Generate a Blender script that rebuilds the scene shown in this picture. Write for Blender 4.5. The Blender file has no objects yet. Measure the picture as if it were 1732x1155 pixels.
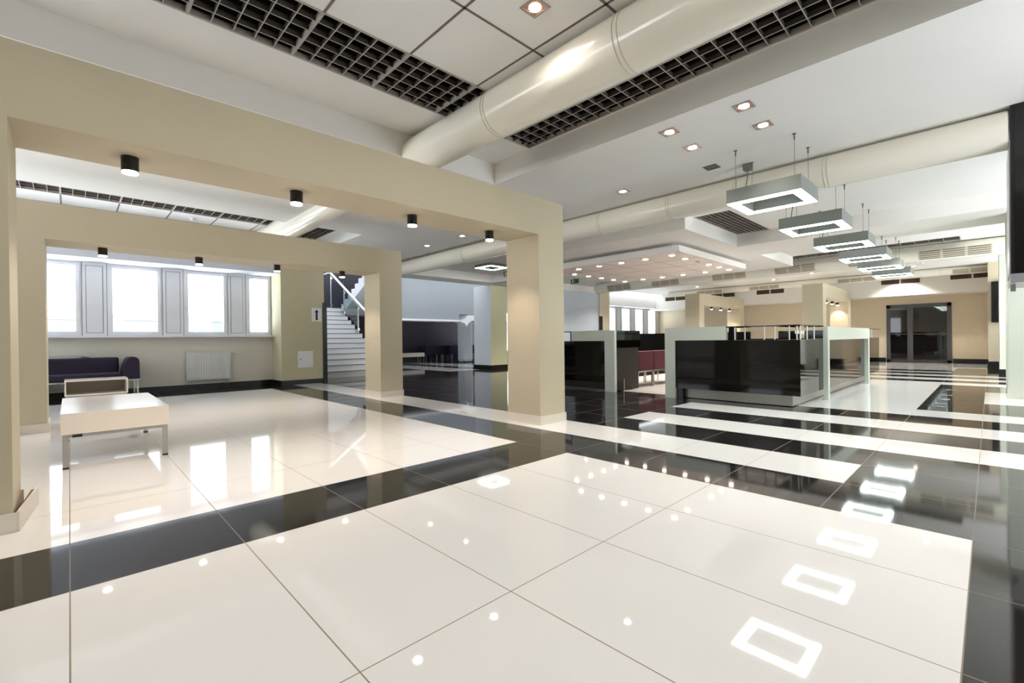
import bpy, math, random
from mathutils import Vector, Matrix

random.seed(4)
scene = bpy.context.scene
COL = scene.collection

# ------------------------------------------------------------------ camera
CAM_H = 1.10
yaw, pit, rol = math.radians(46.1026), math.radians(-0.20588), math.radians(-0.67265)
fwd = Vector((math.cos(yaw) * math.cos(pit), math.sin(yaw) * math.cos(pit), math.sin(pit)))
r0 = Vector((math.sin(yaw), -math.cos(yaw), 0.0))
u0 = r0.cross(fwd)
right = r0 * math.cos(rol) + u0 * math.sin(rol)
up = u0 * math.cos(rol) - r0 * math.sin(rol)
cam_data = bpy.data.cameras.new('camera')
cam_data.sensor_fit = 'HORIZONTAL'
cam_data.sensor_width = 36.0
cam_data.lens = 778.07 / 1732.0 * 36.0
cam_data.clip_start = 0.02
cam_data.clip_end = 300
cam = bpy.data.objects.new('camera', cam_data)
COL.objects.link(cam)
M = Matrix.Identity(4)
for i in range(3):
    M[i][0] = right[i]; M[i][1] = up[i]; M[i][2] = -fwd[i]
M.translation = Vector((0, 0, CAM_H))
cam.matrix_world = M
scene.camera = cam

# ------------------------------------------------------------------ world and exposure
world = bpy.data.worlds.new('daylight')
scene.world = world
world.use_nodes = True
bg = world.node_tree.nodes['Background']
bg.inputs[0].default_value = (0.88, 0.94, 1.0, 1)
SKY, UPLIGHT = 3.6, 15.0          # overcast sky above the horizon, added uplight for the ceilings below it
_nt = world.node_tree
_tc = _nt.nodes.new('ShaderNodeTexCoord')
_sx = _nt.nodes.new('ShaderNodeSeparateXYZ')
_mr = _nt.nodes.new('ShaderNodeMapRange')
_mr.inputs['From Min'].default_value = -0.06; _mr.inputs['From Max'].default_value = 0.0
_mr.inputs['To Min'].default_value = UPLIGHT; _mr.inputs['To Max'].default_value = SKY
_nt.links.new(_tc.outputs['Generated'], _sx.inputs[0])
_nt.links.new(_sx.outputs[2], _mr.inputs['Value'])
_nt.links.new(_mr.outputs['Result'], bg.inputs[1])
scene.view_settings.view_transform = 'Standard'
scene.view_settings.look = 'None'
scene.view_settings.gamma = 1.0
scene.view_settings.use_curve_mapping = False
scene.view_settings.exposure = 0.2
try:
    scene.cycles.max_bounces = 10
    scene.cycles.diffuse_bounces = 6
    scene.cycles.glossy_bounces = 5
    scene.cycles.transparent_max_bounces = 12
    scene.cycles.sample_clamp_indirect = 6.0
    scene.cycles.use_denoising = True
    scene.cycles.caustics_reflective = False
    scene.cycles.caustics_refractive = False
except Exception:
    pass

# light output of the fixtures (watts)
W_DOWN, W_SPOT, W_PANEL, E_PENDANT, E_BULB = 40.0, 52.0, 120.0, 26.0, 24.0
WARM = (1.0, 0.84, 0.70)
NEUTRAL = (1.0, 0.95, 0.90)

# ------------------------------------------------------------------ materials
def lin(c):
    c = c / 255.0
    return c / 12.92 if c <= 0.04045 else ((c + 0.055) / 1.055) ** 2.4

def rgb(r, g, b):
    return (lin(r), lin(g), lin(b), 1.0)

def mat(name, col, rough=0.5, metal=0.0, spec=0.5, noise=0.0, nscale=6.0, bump=0.0, bscale=60.0, ior=1.5):
    m = bpy.data.materials.new(name)
    m.use_nodes = True
    nt = m.node_tree
    b = nt.nodes['Principled BSDF']
    b.inputs['Base Color'].default_value = col
    b.inputs['Roughness'].default_value = rough
    b.inputs['Metallic'].default_value = metal
    b.inputs['IOR'].default_value = ior
    b.inputs['Specular IOR Level'].default_value = spec
    tc = nt.nodes.new('ShaderNodeTexCoord')
    if noise > 0:
        n = nt.nodes.new('ShaderNodeTexNoise')
        n.inputs['Scale'].default_value = nscale
        n.inputs['Detail'].default_value = 4
        nt.links.new(tc.outputs['Object'], n.inputs['Vector'])
        mx = nt.nodes.new('ShaderNodeMix'); mx.data_type = 'RGBA'
        mx.inputs['A'].default_value = tuple(c * (1 - noise) for c in col[:3]) + (1,)
        mx.inputs['B'].default_value = tuple(min(1, c * (1 + noise)) for c in col[:3]) + (1,)
        nt.links.new(n.outputs['Fac'], mx.inputs['Factor'])
        nt.links.new(mx.outputs['Result'], b.inputs['Base Color'])
    if bump > 0:
        n2 = nt.nodes.new('ShaderNodeTexNoise')
        n2.inputs['Scale'].default_value = bscale
        nt.links.new(tc.outputs['Object'], n2.inputs['Vector'])
        bp = nt.nodes.new('ShaderNodeBump')
        bp.inputs['Strength'].default_value = bump
        bp.inputs['Distance'].default_value = 0.01
        nt.links.new(n2.outputs['Fac'], bp.inputs['Height'])
        nt.links.new(bp.outputs['Normal'], b.inputs['Normal'])
    return m

def emis(name, col, strength):
    m = bpy.data.materials.new(name)
    m.use_nodes = True
    nt = m.node_tree
    b = nt.nodes['Principled BSDF']
    b.inputs['Base Color'].default_value = (0.8, 0.8, 0.8, 1)
    b.inputs['Emission Color'].default_value = tuple(col) + (1,)
    b.inputs['Emission Strength'].default_value = strength
    return m

def glass(name, tint=(1, 1, 1, 1), refl=0.08):
    m = bpy.data.materials.new(name)
    m.use_nodes = True
    nt = m.node_tree
    for n in list(nt.nodes):
        nt.nodes.remove(n)
    out = nt.nodes.new('ShaderNodeOutputMaterial')
    tr = nt.nodes.new('ShaderNodeBsdfTransparent'); tr.inputs[0].default_value = tint
    gl = nt.nodes.new('ShaderNodeBsdfGlossy'); gl.inputs['Roughness'].default_value = 0.02
    mx = nt.nodes.new('ShaderNodeMixShader'); mx.inputs[0].default_value = refl
    nt.links.new(tr.outputs[0], mx.inputs[1]); nt.links.new(gl.outputs[0], mx.inputs[2])
    nt.links.new(mx.outputs[0], out.inputs[0])
    return m

TILE = 0.695
X0, Y0 = -0.01, 0.07

def tile_mat(name, col, grout, per_x, per_y, rough, noise, half=0.0026, ior=1.5):
    """polished floor tile with procedural grout lines on a world-aligned lattice"""
    m = bpy.data.materials.new(name)
    m.use_nodes = True
    nt = m.node_tree
    b = nt.nodes['Principled BSDF']
    b.inputs['Roughness'].default_value = rough
    b.inputs['IOR'].default_value = ior
    tc = nt.nodes.new('ShaderNodeTexCoord')
    sep = nt.nodes.new('ShaderNodeSeparateXYZ')
    nt.links.new(tc.outputs['Object'], sep.inputs[0])
    def line(sock, off, per):
        a = nt.nodes.new('ShaderNodeMath'); a.operation = 'SUBTRACT'; a.inputs[1].default_value = off - per / 2
        nt.links.new(sock, a.inputs[0])
        f = nt.nodes.new('ShaderNodeMath'); f.operation = 'FLOORED_MODULO'; f.inputs[1].default_value = per
        nt.links.new(a.outputs[0], f.inputs[0])
        s = nt.nodes.new('ShaderNodeMath'); s.operation = 'SUBTRACT'; s.inputs[1].default_value = per / 2
        nt.links.new(f.outputs[0], s.inputs[0])
        ab = nt.nodes.new('ShaderNodeMath'); ab.operation = 'ABSOLUTE'
        nt.links.new(s.outputs[0], ab.inputs[0])
        l = nt.nodes.new('ShaderNodeMath'); l.operation = 'LESS_THAN'; l.inputs[1].default_value = half
        nt.links.new(ab.outputs[0], l.inputs[0])
        return l.outputs[0]
    lx = line(sep.outputs[0], X0, per_x)
    ly = line(sep.outputs[1], Y0, per_y)
    mxm = nt.nodes.new('ShaderNodeMath'); mxm.operation = 'MAXIMUM'
    nt.links.new(lx, mxm.inputs[0]); nt.links.new(ly, mxm.inputs[1])
    n = nt.nodes.new('ShaderNodeTexNoise')
    n.inputs['Scale'].default_value = 1.4; n.inputs['Detail'].default_value = 6
    mp = nt.nodes.new('ShaderNodeMapping'); mp.inputs['Scale'].default_value = (0.6, 3.0, 1.0)
    nt.links.new(tc.outputs['Object'], mp.inputs[0]); nt.links.new(mp.outputs[0], n.inputs['Vector'])
    c = nt.nodes.new('ShaderNodeMix'); c.data_type = 'RGBA'
    c.inputs['A'].default_value = tuple(x * (1 - noise) for x in col[:3]) + (1,)
    c.inputs['B'].default_value = tuple(min(1, x * (1 + noise)) for x in col[:3]) + (1,)
    nt.links.new(n.outputs['Fac'], c.inputs['Factor'])
    g = nt.nodes.new('ShaderNodeMix'); g.data_type = 'RGBA'
    g.inputs['B'].default_value = grout
    nt.links.new(c.outputs['Result'], g.inputs['A']); nt.links.new(mxm.outputs[0], g.inputs['Factor'])
    nt.links.new(g.outputs['Result'], b.inputs['Base Color'])
    rm = nt.nodes.new('ShaderNodeMath'); rm.operation = 'MULTIPLY_ADD'
    rm.inputs[1].default_value = 0.5; rm.inputs[2].default_value = rough
    nt.links.new(mxm.outputs[0], rm.inputs[0]); nt.links.new(rm.outputs[0], b.inputs['Roughness'])
    return m

MT = dict(
    white_tile=tile_mat('polished cream tile', rgb(238, 236, 234), rgb(150, 132, 110), TILE, TILE, 0.035, 0.015),
    white_long=tile_mat('polished cream long tile', rgb(238, 236, 234), rgb(150, 132, 110), TILE, 2 * TILE, 0.035, 0.015),
    black_tile=tile_mat('polished black tile', rgb(38, 36, 36), rgb(120, 112, 104), TILE, TILE, 0.05, 0.35),
    ceiling=mat('ceiling white paint', rgb(236, 234, 231), 0.85, noise=0.02, nscale=2),
    mezz=mat('grey mezzanine paint', rgb(158, 163, 168), 0.7, noise=0.02),
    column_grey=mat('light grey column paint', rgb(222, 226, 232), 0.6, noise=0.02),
    header=mat('header paint with backlit shade', rgb(198, 200, 208), 0.8, noise=0.02),  # grey tone stands in for backlit shading on the header
    column=mat('yellow column paint lightened as lit', rgb(226, 222, 184), 0.6, noise=0.02),  # lightened in place of lamp light on the column's right face
    blade=mat('grille blade with painted shade', rgb(78, 70, 64), 0.6, noise=0.05),  # dark colour stands in for shade on the blade sides
    portal=mat('portal cream paint', rgb(194, 183, 157), 0.6, noise=0.02, nscale=3, bump=0.02),
    skirt=mat('pale skirting', rgb(216, 208, 196), 0.4, noise=0.02),
    wall_grey=mat('window wall paint', rgb(220, 215, 205), 0.7, noise=0.02),
    wall_white=mat('white wall paint', rgb(200, 204, 192), 0.7, noise=0.015),
    wall_beige=mat('beige wall paint', rgb(206, 192, 168), 0.7, noise=0.02),
    wall_olive=mat('olive beige wall paint', rgb(194, 186, 156), 0.7, noise=0.02),
    wall_blue=mat('pale blue grey wall paint', rgb(196, 203, 211), 0.7, noise=0.02),
    wall_dark=mat('dark slate wall paint', rgb(52, 48, 58), 0.35, noise=0.08, nscale=2),
    black_skirt=mat('black skirting', rgb(7, 6, 6), 0.35, noise=0.1),
    duct=mat('cream lacquered duct', rgb(236, 231, 217), 0.16, noise=0.01, ior=1.45),
    duct_seam=mat('duct seam', rgb(196, 190, 174), 0.3, noise=0.02),
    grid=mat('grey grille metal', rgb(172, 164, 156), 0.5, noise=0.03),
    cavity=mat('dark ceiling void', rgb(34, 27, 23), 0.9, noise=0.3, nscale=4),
    pipe=mat('void pipe', rgb(110, 100, 92), 0.5, noise=0.1),
    tee=mat('ceiling joint', rgb(112, 104, 98), 0.7, noise=0.05),
    black_metal=mat('black lacquered metal', rgb(14, 12, 12), 0.25, noise=0.1),
    bulb=emis('lamp bulb', (1.0, 0.86, 0.74), E_BULB),
    bulb_off=mat('unlit reflector', rgb(26, 24, 22), 0.3, noise=0.1),
    copper=mat('warm reflector', rgb(200, 140, 118), 0.25, metal=0.8, noise=0.05),
    trimgrey=mat('brushed trim', rgb(170, 162, 154), 0.35, metal=0.5, noise=0.05),
    lampgrey=mat('grey lamp housing', rgb(132, 138, 134), 0.45, noise=0.02),
    diffuser=emis('lamp diffuser', (0.86, 1.0, 0.95), E_PENDANT),
    wire=mat('steel wire', rgb(130, 126, 120), 0.4, metal=0.6, noise=0.05),
    cord=mat('grey cord', rgb(110, 106, 100), 0.6, noise=0.05),
    soffit=mat('soffit white paint', rgb(238, 235, 230), 0.8, noise=0.015),
    panel=mat('light panel tiles', rgb(238, 226, 218), 0.6, noise=0.02),
    bar_white=mat('pale lacquered bar frame', rgb(206, 212, 202), 0.35, noise=0.015),
    bar_black=mat('black glass panel', rgb(6, 6, 6), 0.05, noise=0.1, ior=1.36),
    bar_inner=mat('dark brown laminate', rgb(27, 19, 14), 0.45, spec=0.25, noise=0.15, nscale=3),
    steel=mat('brushed steel', rgb(168, 165, 160), 0.3, metal=0.25, noise=0.06, nscale=20),
    chrome=mat('chrome', rgb(196, 196, 196), 0.12, metal=1.0, noise=0.02),
    maroon=mat('maroon leather', rgb(62, 11, 28), 0.6, spec=0.2, noise=0.06, bump=0.05),
    purple=mat('dark purple fabric', rgb(28, 10, 44), 0.6, noise=0.08, bump=0.05),
    table=mat('white laminate', rgb(236, 226, 214), 0.2, noise=0.01),
    table_in=mat('grey table inside', rgb(150, 140, 130), 0.6, noise=0.03),
    rubber=mat('black foot', rgb(18, 16, 16), 0.7, noise=0.1),
    radiator=mat('white radiator enamel', rgb(222, 222, 222), 0.35, noise=0.01),
    upvc=mat('white window frame', rgb(222, 223, 227), 0.35, noise=0.01),
    upvc_panel=mat('pale grey window panel', rgb(214, 214, 217), 0.4, noise=0.01),
    gasket=mat('dark gasket', rgb(70, 68, 70), 0.6, noise=0.05),
    glass=glass('clear window glass', (0.96, 0.98, 0.98, 1), 0.06),
    rail_glass=glass('balustrade glass', (0.86, 0.92, 0.92, 1), 0.12),
    door_frame=mat('anthracite door frame', rgb(72, 70, 74), 0.4, noise=0.04),
    door_glass=mat('dark door glass', rgb(22, 20, 19), 0.03, noise=0.2, ior=1.7),
    vent=mat('brown vent mesh', rgb(74, 58, 46), 0.6, noise=0.2, nscale=60),
    louvre=mat('cream louvre', rgb(206, 198, 180), 0.4, noise=0.02),
    slot=mat('dark louvre slot', rgb(104, 92, 80), 0.8, noise=0.05),
    sign_white=mat('white sign card', rgb(226, 226, 230), 0.5, noise=0.01),
    sign_black=mat('black print', rgb(16, 14, 14), 0.6, noise=0.1),
    green=mat('exit green', rgb(20, 92, 40), 0.4, noise=0.1),
    stair=mat('pale terrazzo stair', rgb(206, 206, 208), 0.4, noise=0.05, nscale=30),
    nosing=mat('dark stair nosing', rgb(60, 60, 64), 0.5, noise=0.1),
    stringer=mat('white stringer', rgb(244, 244, 246), 0.5, noise=0.01),
    letter=mat('white floor lettering', rgb(226, 226, 220), 0.2, noise=0.02),
    facade=mat('pale facade', rgb(128, 124, 122), 0.8, noise=0.03),
    facade_glass=mat('facade glazing', rgb(112, 122, 126), 0.3, noise=0.05),
    silver=mat('silver bezel', rgb(168, 166, 174), 0.25, metal=0.6, noise=0.03),
    screen=mat('black screen', rgb(6, 6, 7), 0.12, noise=0.1),
    wood=mat('split chipboard', rgb(120, 82, 52), 0.8, noise=0.2, nscale=40),
)

# ------------------------------------------------------------------ mesh helpers
class MB:
    def __init__(self, o=(0, 0, 0)):
        self.v = []; self.f = []; self.mi = []; self.sm = []; self.o = Vector(o)
    def _add(self, vs, fs, mi=0, smooth=False):
        n = len(self.v)
        self.v += [tuple(Vector(p) - self.o) for p in vs]
        self.f += [tuple(i + n for i in f) for f in fs]
        self.mi += [mi] * len(fs); self.sm += [smooth] * len(fs)
        return self
    def box(self, x0, x1, y0, y1, z0, z1, mi=0):
        vs = [(x, y, z) for z in (z0, z1) for y in (y0, y1) for x in (x0, x1)]
        return self._add(vs, [(0, 2, 3, 1), (4, 5, 7, 6), (0, 1, 5, 4), (2, 6, 7, 3), (0, 4, 6, 2), (1, 3, 7, 5)], mi)
    def bbox(self, x0, x1, y0, y1, z0, z1, r=0.01, mi=0):
        """box with chamfered edges"""
        r = min(r, (x1 - x0) * .45, (y1 - y0) * .45, (z1 - z0) * .45)
        import bmesh
        bm = bmesh.new()
        bmesh.ops.create_cube(bm, size=1)
        for v in bm.verts:
            v.co = Vector(((x0 + x1) / 2 + v.co.x * (x1 - x0), (y0 + y1) / 2 + v.co.y * (y1 - y0), (z0 + z1) / 2 + v.co.z * (z1 - z0)))
        bmesh.ops.bevel(bm, geom=list(bm.edges), offset=r, segments=2, affect='EDGES', profile=0.6)
        bm.verts.ensure_lookup_table()
        vs = [v.co.copy() for v in bm.verts]; bm.verts.index_update()
        fs = [tuple(v.index for v in f.verts) for f in bm.faces]
        bm.free()
        return self._add(vs, fs, mi)
    def cyl(self, a, b, r, n=16, r2=None, caps=True, mi=0):
        a = Vector(a); b = Vector(b); d = (b - a).normalized()
        t = Vector((0, 0, 1)) if abs(d.z) < .9 else Vector((1, 0, 0))
        e1 = d.cross(t).normalized(); e2 = d.cross(e1)
        r2 = r if r2 is None else r2
        vs = []
        for (c, rr) in ((a, r), (b, r2)):
            for k in range(n):
                w = 2 * math.pi * k / n
                vs.append(c + e1 * (rr * math.cos(w)) + e2 * (rr * math.sin(w)))
        fs = [(k, k + n, (k + 1) % n + n, (k + 1) % n) for k in range(n)]
        self._add(vs, fs, mi, True)
        if caps:
            self._add(vs[:n], [tuple(range(n))], mi)
            self._add(vs[n:], [tuple(reversed(range(n)))], mi)
        return self
    def prism(self, poly, axis, a, b, mi=0):
        """extrude a 2D polygon along an axis; poly is in the two other axes in xyz order"""
        def p3(p, t):
            if axis == 'x': return (t, p[0], p[1])
            if axis == 'y': return (p[0], t, p[1])
            return (p[0], p[1], t)
        n = len(poly)
        vs = [p3(p, a) for p in poly] + [p3(p, b) for p in poly]
        fs = [tuple(range(n)), tuple(reversed(range(n, 2 * n)))] + [(k, k + n, (k + 1) % n + n, (k + 1) % n) for k in range(n)]
        return self._add(vs, fs, mi)
    def tube(self, pts, r, n=8, mi=0):
        for a, b in zip(pts[:-1], pts[1:]):
            self.cyl(a, b, r, n, mi=mi)
        return self
    def build(self, name, mats, parent=None, fixn=True):
        me = bpy.data.meshes.new(name)
        me.from_pydata(self.v, [], self.f)
        if not isinstance(mats, (list, tuple)): mats = [mats]
        for m in mats: me.materials.append(m)
        me.polygons.foreach_set('material_index', self.mi)
        me.polygons.foreach_set('use_smooth', self.sm)
        if fixn:
            import bmesh
            bm = bmesh.new(); bm.from_mesh(me)
            bmesh.ops.recalc_face_normals(bm, faces=bm.faces)
            bm.to_mesh(me); bm.free()
        me.update()
        o = bpy.data.objects.new(name, me)
        COL.objects.link(o)
        if parent is not None:
            o.parent = parent
        else:
            o.location = self.o
        return o

def tag(o, label, cat, group=None):
    o['label'] = label; o['category'] = cat
    if group: o['group'] = group
    return o

def thing(name, label, cat, loc, group=None):
    o = bpy.data.objects.new(name, None)
    o.empty_display_size = 0.1
    COL.objects.link(o)
    o.location = loc
    return tag(o, label, cat, group)

def struct(name, mb, m, parent=None):
    o = mb.build(name, m, parent)
    if parent is None: o['kind'] = 'structure'
    return o

def children(o):
    return [c for c in bpy.data.objects if c.parent == o]

def dup(root, loc, label, group=None):
    r = root.copy(); COL.objects.link(r); r.location = loc
    r['label'] = label
    if group: r['group'] = group
    for ch in children(root):
        c = ch.copy(); COL.objects.link(c); c.parent = r
        for g in children(ch):
            d = g.copy(); COL.objects.link(d); d.parent = c
    return r

def spot_light(name, energy, angle, col, parent, off, radius=0.04, blend=0.6):
    l = bpy.data.lights.new(name, 'SPOT')
    l.energy = energy; l.spot_size = math.radians(angle); l.spot_blend = blend
    l.color = col; l.shadow_soft_size = radius
    o = bpy.data.objects.new(name, l)
    COL.objects.link(o); o.parent = parent; o.location = off
    return o

ORD = ['first', 'second', 'third', 'fourth', 'fifth', 'sixth', 'seventh', 'eighth', 'ninth', 'tenth', 'eleventh', 'twelfth', 'thirteenth']

# ------------------------------------------------------------------ levels
Z_LOW, Z_HI, Z_ISL = 3.46, 3.77, 3.18
XE = 4.68          # edge between the raised coffers and the low ceiling
YC1, YC2, YC3 = 5.20, 9.6, 12.55
X_END, Y_WIN, Y_PIER = 24.66, 13.3, 12.55
XL, YB = -6.0, -3.2

# ------------------------------------------------------------------ floor
def cell_kind(i, j):
    x = X0 + (i + .5) * TILE; y = Y0 + (j + .5) * TILE
    if j >= 17:                       # border by the window wall and the stair hall
        if i == 6 and j < 19: return 'w'
        if y > 13.3 and i in (14, 15): return 'w'
        if y > 14 and i in (17, 18): return 'w'
        return 'b'
    if i == 5: return 'b'
    if i < 5:
        if j < 0: return 'b'
        if j == 4: return 'b'
        return 'L'
    if i == 6: return 'w' if j >= 1 else 'b'
    if i in (7, 9, 11): return 'b'
    if i in (8, 10): return 'w' if j <= 4 else 'b'
    if i == 12:
        return 'w' if j <= 2 or 5 <= j <= 9 else 'b'
    # beyond the bar front
    if j < 1:
        if i <= 19:
            return 'w' if (j == -1 and 15 <= i <= 17) else 'b'
        return 'w' if i in (20, 22, 24) else ('w' if 30 <= i <= 34 and j >= 0 else 'b')
    if i < 21: return 'w' if j <= 9 else 'b'
    if j <= 12:
        if i in (21, 23, 25, 27): return 'b'
        return 'w' if i < 35 else 'b'
    return 'b'

fm = MB()
for i in range(-9, 37):
    for j in range(-5, 31):
        x0 = X0 + i * TILE; y0 = Y0 + j * TILE
        if y0 > 13.4 and not 6 <= i <= 26: continue
        k = {'w': 0, 'L': 1, 'b': 2}[cell_kind(i, j)]
        fm._add([(x0, y0, 0), (x0 + TILE, y0, 0), (x0 + TILE, y0 + TILE, 0), (x0, y0 + TILE, 0)], [(0, 1, 2, 3)], k)
fm.box(X0 - 9 * TILE, X0 + 37 * TILE, Y0 - 5 * TILE, 13.45, -0.2, -0.01, 2)
fm.box(X0 + 6 * TILE, X0 + 27 * TILE, 13.45, Y0 + 31 * TILE, -0.2, -0.01, 2)
fl = fm.build('floor', [MT['white_tile'], MT['white_long'], MT['black_tile']], None, fixn=False)
fl['kind'] = 'structure'

# ------------------------------------------------------------------ ceilings
def slab(mb, x0, x1, y0, y1, z, holes=(), t=0.06, mi=0):
    """horizontal slab with rectangular holes, decomposed into boxes"""
    xs = sorted({x0, x1} | {h[0] for h in holes} | {h[1] for h in holes})
    ys = sorted({y0, y1} | {h[2] for h in holes} | {h[3] for h in holes})
    for a, b in zip(xs[:-1], xs[1:]):
        for c, d in zip(ys[:-1], ys[1:]):
            cx, cy = (a + b) / 2, (c + d) / 2
            if any(h[0] < cx < h[1] and h[2] < cy < h[3] for h in holes): continue
            if not (x0 <= cx <= x1 and y0 <= cy <= y1): continue
            mb.box(a, b, c, d, z, z + t, mi)

G1 = (-4.1, 3.30, 3.72, 4.49)      # grilles in the first coffer
G2 = (4.17, 4.66, -2.6, 4.45)
G3 = (-4.1, 3.30, 10.60, 11.38)    # second coffer
G4 = (4.18, 4.64, 10.57, 12.2)
G5 = (8.86, 11.10, 3.33, 4.02)     # beside the soffit island
G6 = (15.37, 16.04, 0.48, 4.30)
low = MB()
slab(low, XE, X_END, YB, Y_PIER, Z_LOW, (G5, G6))
low.box(XL, XE, YC1, YC2, Z_LOW, Z_LOW + 0.06)
# upstand faces around the coffers
low.box(XE, XE + .06, YB, YC1, Z_LOW + .06, Z_HI)
low.box(XL, XE, YC1, YC1 + .06, Z_LOW + .06, Z_HI)
low.box(XE, XE + .06, YC2, YC3, Z_LOW + .06, Z_HI)
low.box(XL, XE, YC2 - .06, YC2, Z_LOW + .06, Z_HI)
struct('ceiling', low, MT['ceiling'])

hi = MB()
slab(hi, XL, XE, YB, YC1, Z_HI, (G1, G2))
slab(hi, XL, XE, YC2, YC3 + .05, Z_HI, (G3, G4))
# joints between the lay-in tiles of the two coffers
for k in range(-6, 4):
    x = 0.715 + 0.8 * k
    hi.box(x - .011, x + .011, -2.9, 3.72, Z_HI - .003, Z_HI + .001, 1)
    hi.box(x - .011, x + .011, 11.38, 12.5, Z_HI - .003, Z_HI + .001, 1)
for y in (2.91, 2.11, 1.31, .51, -.29, -1.09):
    hi.box(-4.1, 3.9, y - .011, y + .011, Z_HI - .003, Z_HI + .001, 1)
hi.box(-4.1, 3.9, 12.16, 12.18, Z_HI - .003, Z_HI + .001, 1)
struct('ceiling', hi, [MT['ceiling'], MT['tee']])

# dark voids above the grilles
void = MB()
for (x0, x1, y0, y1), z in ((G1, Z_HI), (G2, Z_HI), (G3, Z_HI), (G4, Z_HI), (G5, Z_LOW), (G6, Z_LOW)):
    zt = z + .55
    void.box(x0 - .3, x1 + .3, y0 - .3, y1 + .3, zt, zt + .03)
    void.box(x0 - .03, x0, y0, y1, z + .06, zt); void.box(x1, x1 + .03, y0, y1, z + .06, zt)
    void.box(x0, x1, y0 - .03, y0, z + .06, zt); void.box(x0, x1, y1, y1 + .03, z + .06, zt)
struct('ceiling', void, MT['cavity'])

# soffit island over the bar, its side beam, and the deep beams along the hall
isl = MB()
isl.box(8.5, 15.45, 4.03, 8.8, Z_ISL, Z_LOW)
isl.box(11.10, 12.65, YB, 4.03, Z_ISL, Z_LOW)
struct('ceiling', isl, MT['soffit'])
beam = MB()
beam.box(5.0, 18.4, Y_PIER - .05, 13.35, Z_ISL, Z_LOW + .3)
beam.box(11.10, 12.3, 8.8, Y_PIER - .05, Z_ISL, Z_LOW)
struct('ceiling', beam, MT['soffit'])

# end bulkhead above the door wall
bulk = MB()
bulk.box(23.6, X_END, YB, Y_WIN, 2.66, Z_LOW)
struct('wall_bulkhead', bulk, MT['soffit'])

# ------------------------------------------------------------------ walls
w = MB(); w.box(XL, 3.9, Y_WIN, Y_WIN + .15, 0, 1.27)
struct('wall_window', w, MT['wall_grey'])
w = MB(); w.box(XL, 3.9, Y_PIER, Y_WIN + .15, 2.86, Z_HI + .06)
struct('wall_window_header', w, MT['header'])
w = MB(); w.box(3.9, 5.0, Y_PIER, Y_WIN + .15, 0, Z_HI + .06)
struct('wall_pier', w, MT['wall_olive'])
w = MB(); w.box(4.85, 5.0, Y_WIN + .15, 20.6, 0, 6)
struct('wall_stairwell', w, MT['wall_blue'])
w = MB(); w.box(4.85, 18.0, 20.6, 20.75, 0, 6)
struct('wall_hall', w, MT['wall_dark'])
w = MB(); w.box(8.6, 18.0, 13.35, 17.6, 5.6, 5.7); w.box(4.85, 8.6, 13.4, 16.2, 5.6, 5.7); w.box(8.6, 18.0, 17.6, 20.75, 5.6, 5.7); w.box(4.85, 8.6, 13.35, 13.4, 5.6, 5.7)  # unseen hall roof, its opening shaped to set the skylight on the stairs
w.box(17.9, 18.0, 13.45, 18.6, 0, 5.6); w.box(17.9, 18.0, 18.6, 19.8, 2.6, 5.6); w.box(17.9, 18.0, 18.6, 19.8, 0, .5); w.box(17.9, 18.0, 19.8, 20.6, 0, 5.6)  # hall side wall added to cut the daylight
struct('ceiling', w, MT['ceiling'])
w = MB(); w.box(13.0, 17.63, Y_PIER - .03, Y_PIER + .12, 0, Z_ISL)
struct('wall_grey_blue', w, MT['wall_blue'])
w = MB(); w.box(17.63, 18.43, Y_PIER - .08, Y_WIN, 0, Z_LOW)
struct('wall_far_pier', w, MT['wall_beige'])
w = MB(); w.box(18.43, X_END, Y_WIN, Y_WIN + .15, 0, 1.27)
w.box(18.43, X_END, Y_PIER + .4, Y_WIN + .15, 2.74, Z_LOW + .06)
struct('wall_far_window', w, MT['ceiling'])
w = MB()
w.box(X_END, X_END + .15, YB, 1.03, 0, Z_LOW + .06)
w.box(X_END, X_END + .15, 3.0, Y_WIN + .15, 0, Z_LOW + .06)
w.box(X_END, X_END + .15, 1.03, 3.0, 2.36, Z_LOW + .06)
struct('wall_end', w, MT['wall_beige'])
w = MB()
w.box(21.7, X_END, YB, .04, 0, Z_LOW)
struct('wall_right_far_stub', w, MT['wall_beige'])
w = MB(); w.box(17.2, 18.6, YB, -.17, 0, Z_LOW)
struct('wall_right_stub', w, MT['wall_white'])
w = MB(); w.box(11.6, 13.4, YB, -.215, 0, Z_LOW)
struct('wall_right_column', w, MT['wall_white'])
w = MB()
FILL_BAYS = ((4.8, 6.3), (9.0, 10.8), (13.9, 16.6), (18.8, 21.5))  # out-of-view openings added to let in fill daylight
xx = XL
for a, c in FILL_BAYS:
    w.box(xx, a, YB - .15, YB, 0, Z_HI); w.box(a, c, YB - .15, YB, 0, .5); w.box(a, c, YB - .15, YB, 3.1, Z_HI); xx = c
w.box(xx, X_END, YB - .15, YB, 0, Z_HI)
struct('wall_right', w, MT['wall_white'])
w = MB()
w.box(XL - .15, XL, YB - .15, Y_WIN + .15, 0, 1.2); w.box(XL - .15, XL, YB - .15, Y_WIN + .15, 2.7, Z_HI + .06)  # unseen left wall, its opening added for fill daylight
w.box(XL - .15, XL, YB - .15, 5.3, 1.2, 2.7)
for yy in (8.9, Y_PIER): w.box(XL - .15, XL, yy, yy + .45, 1.2, 2.7)
struct('wall_left', w, MT['wall_grey'])

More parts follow.
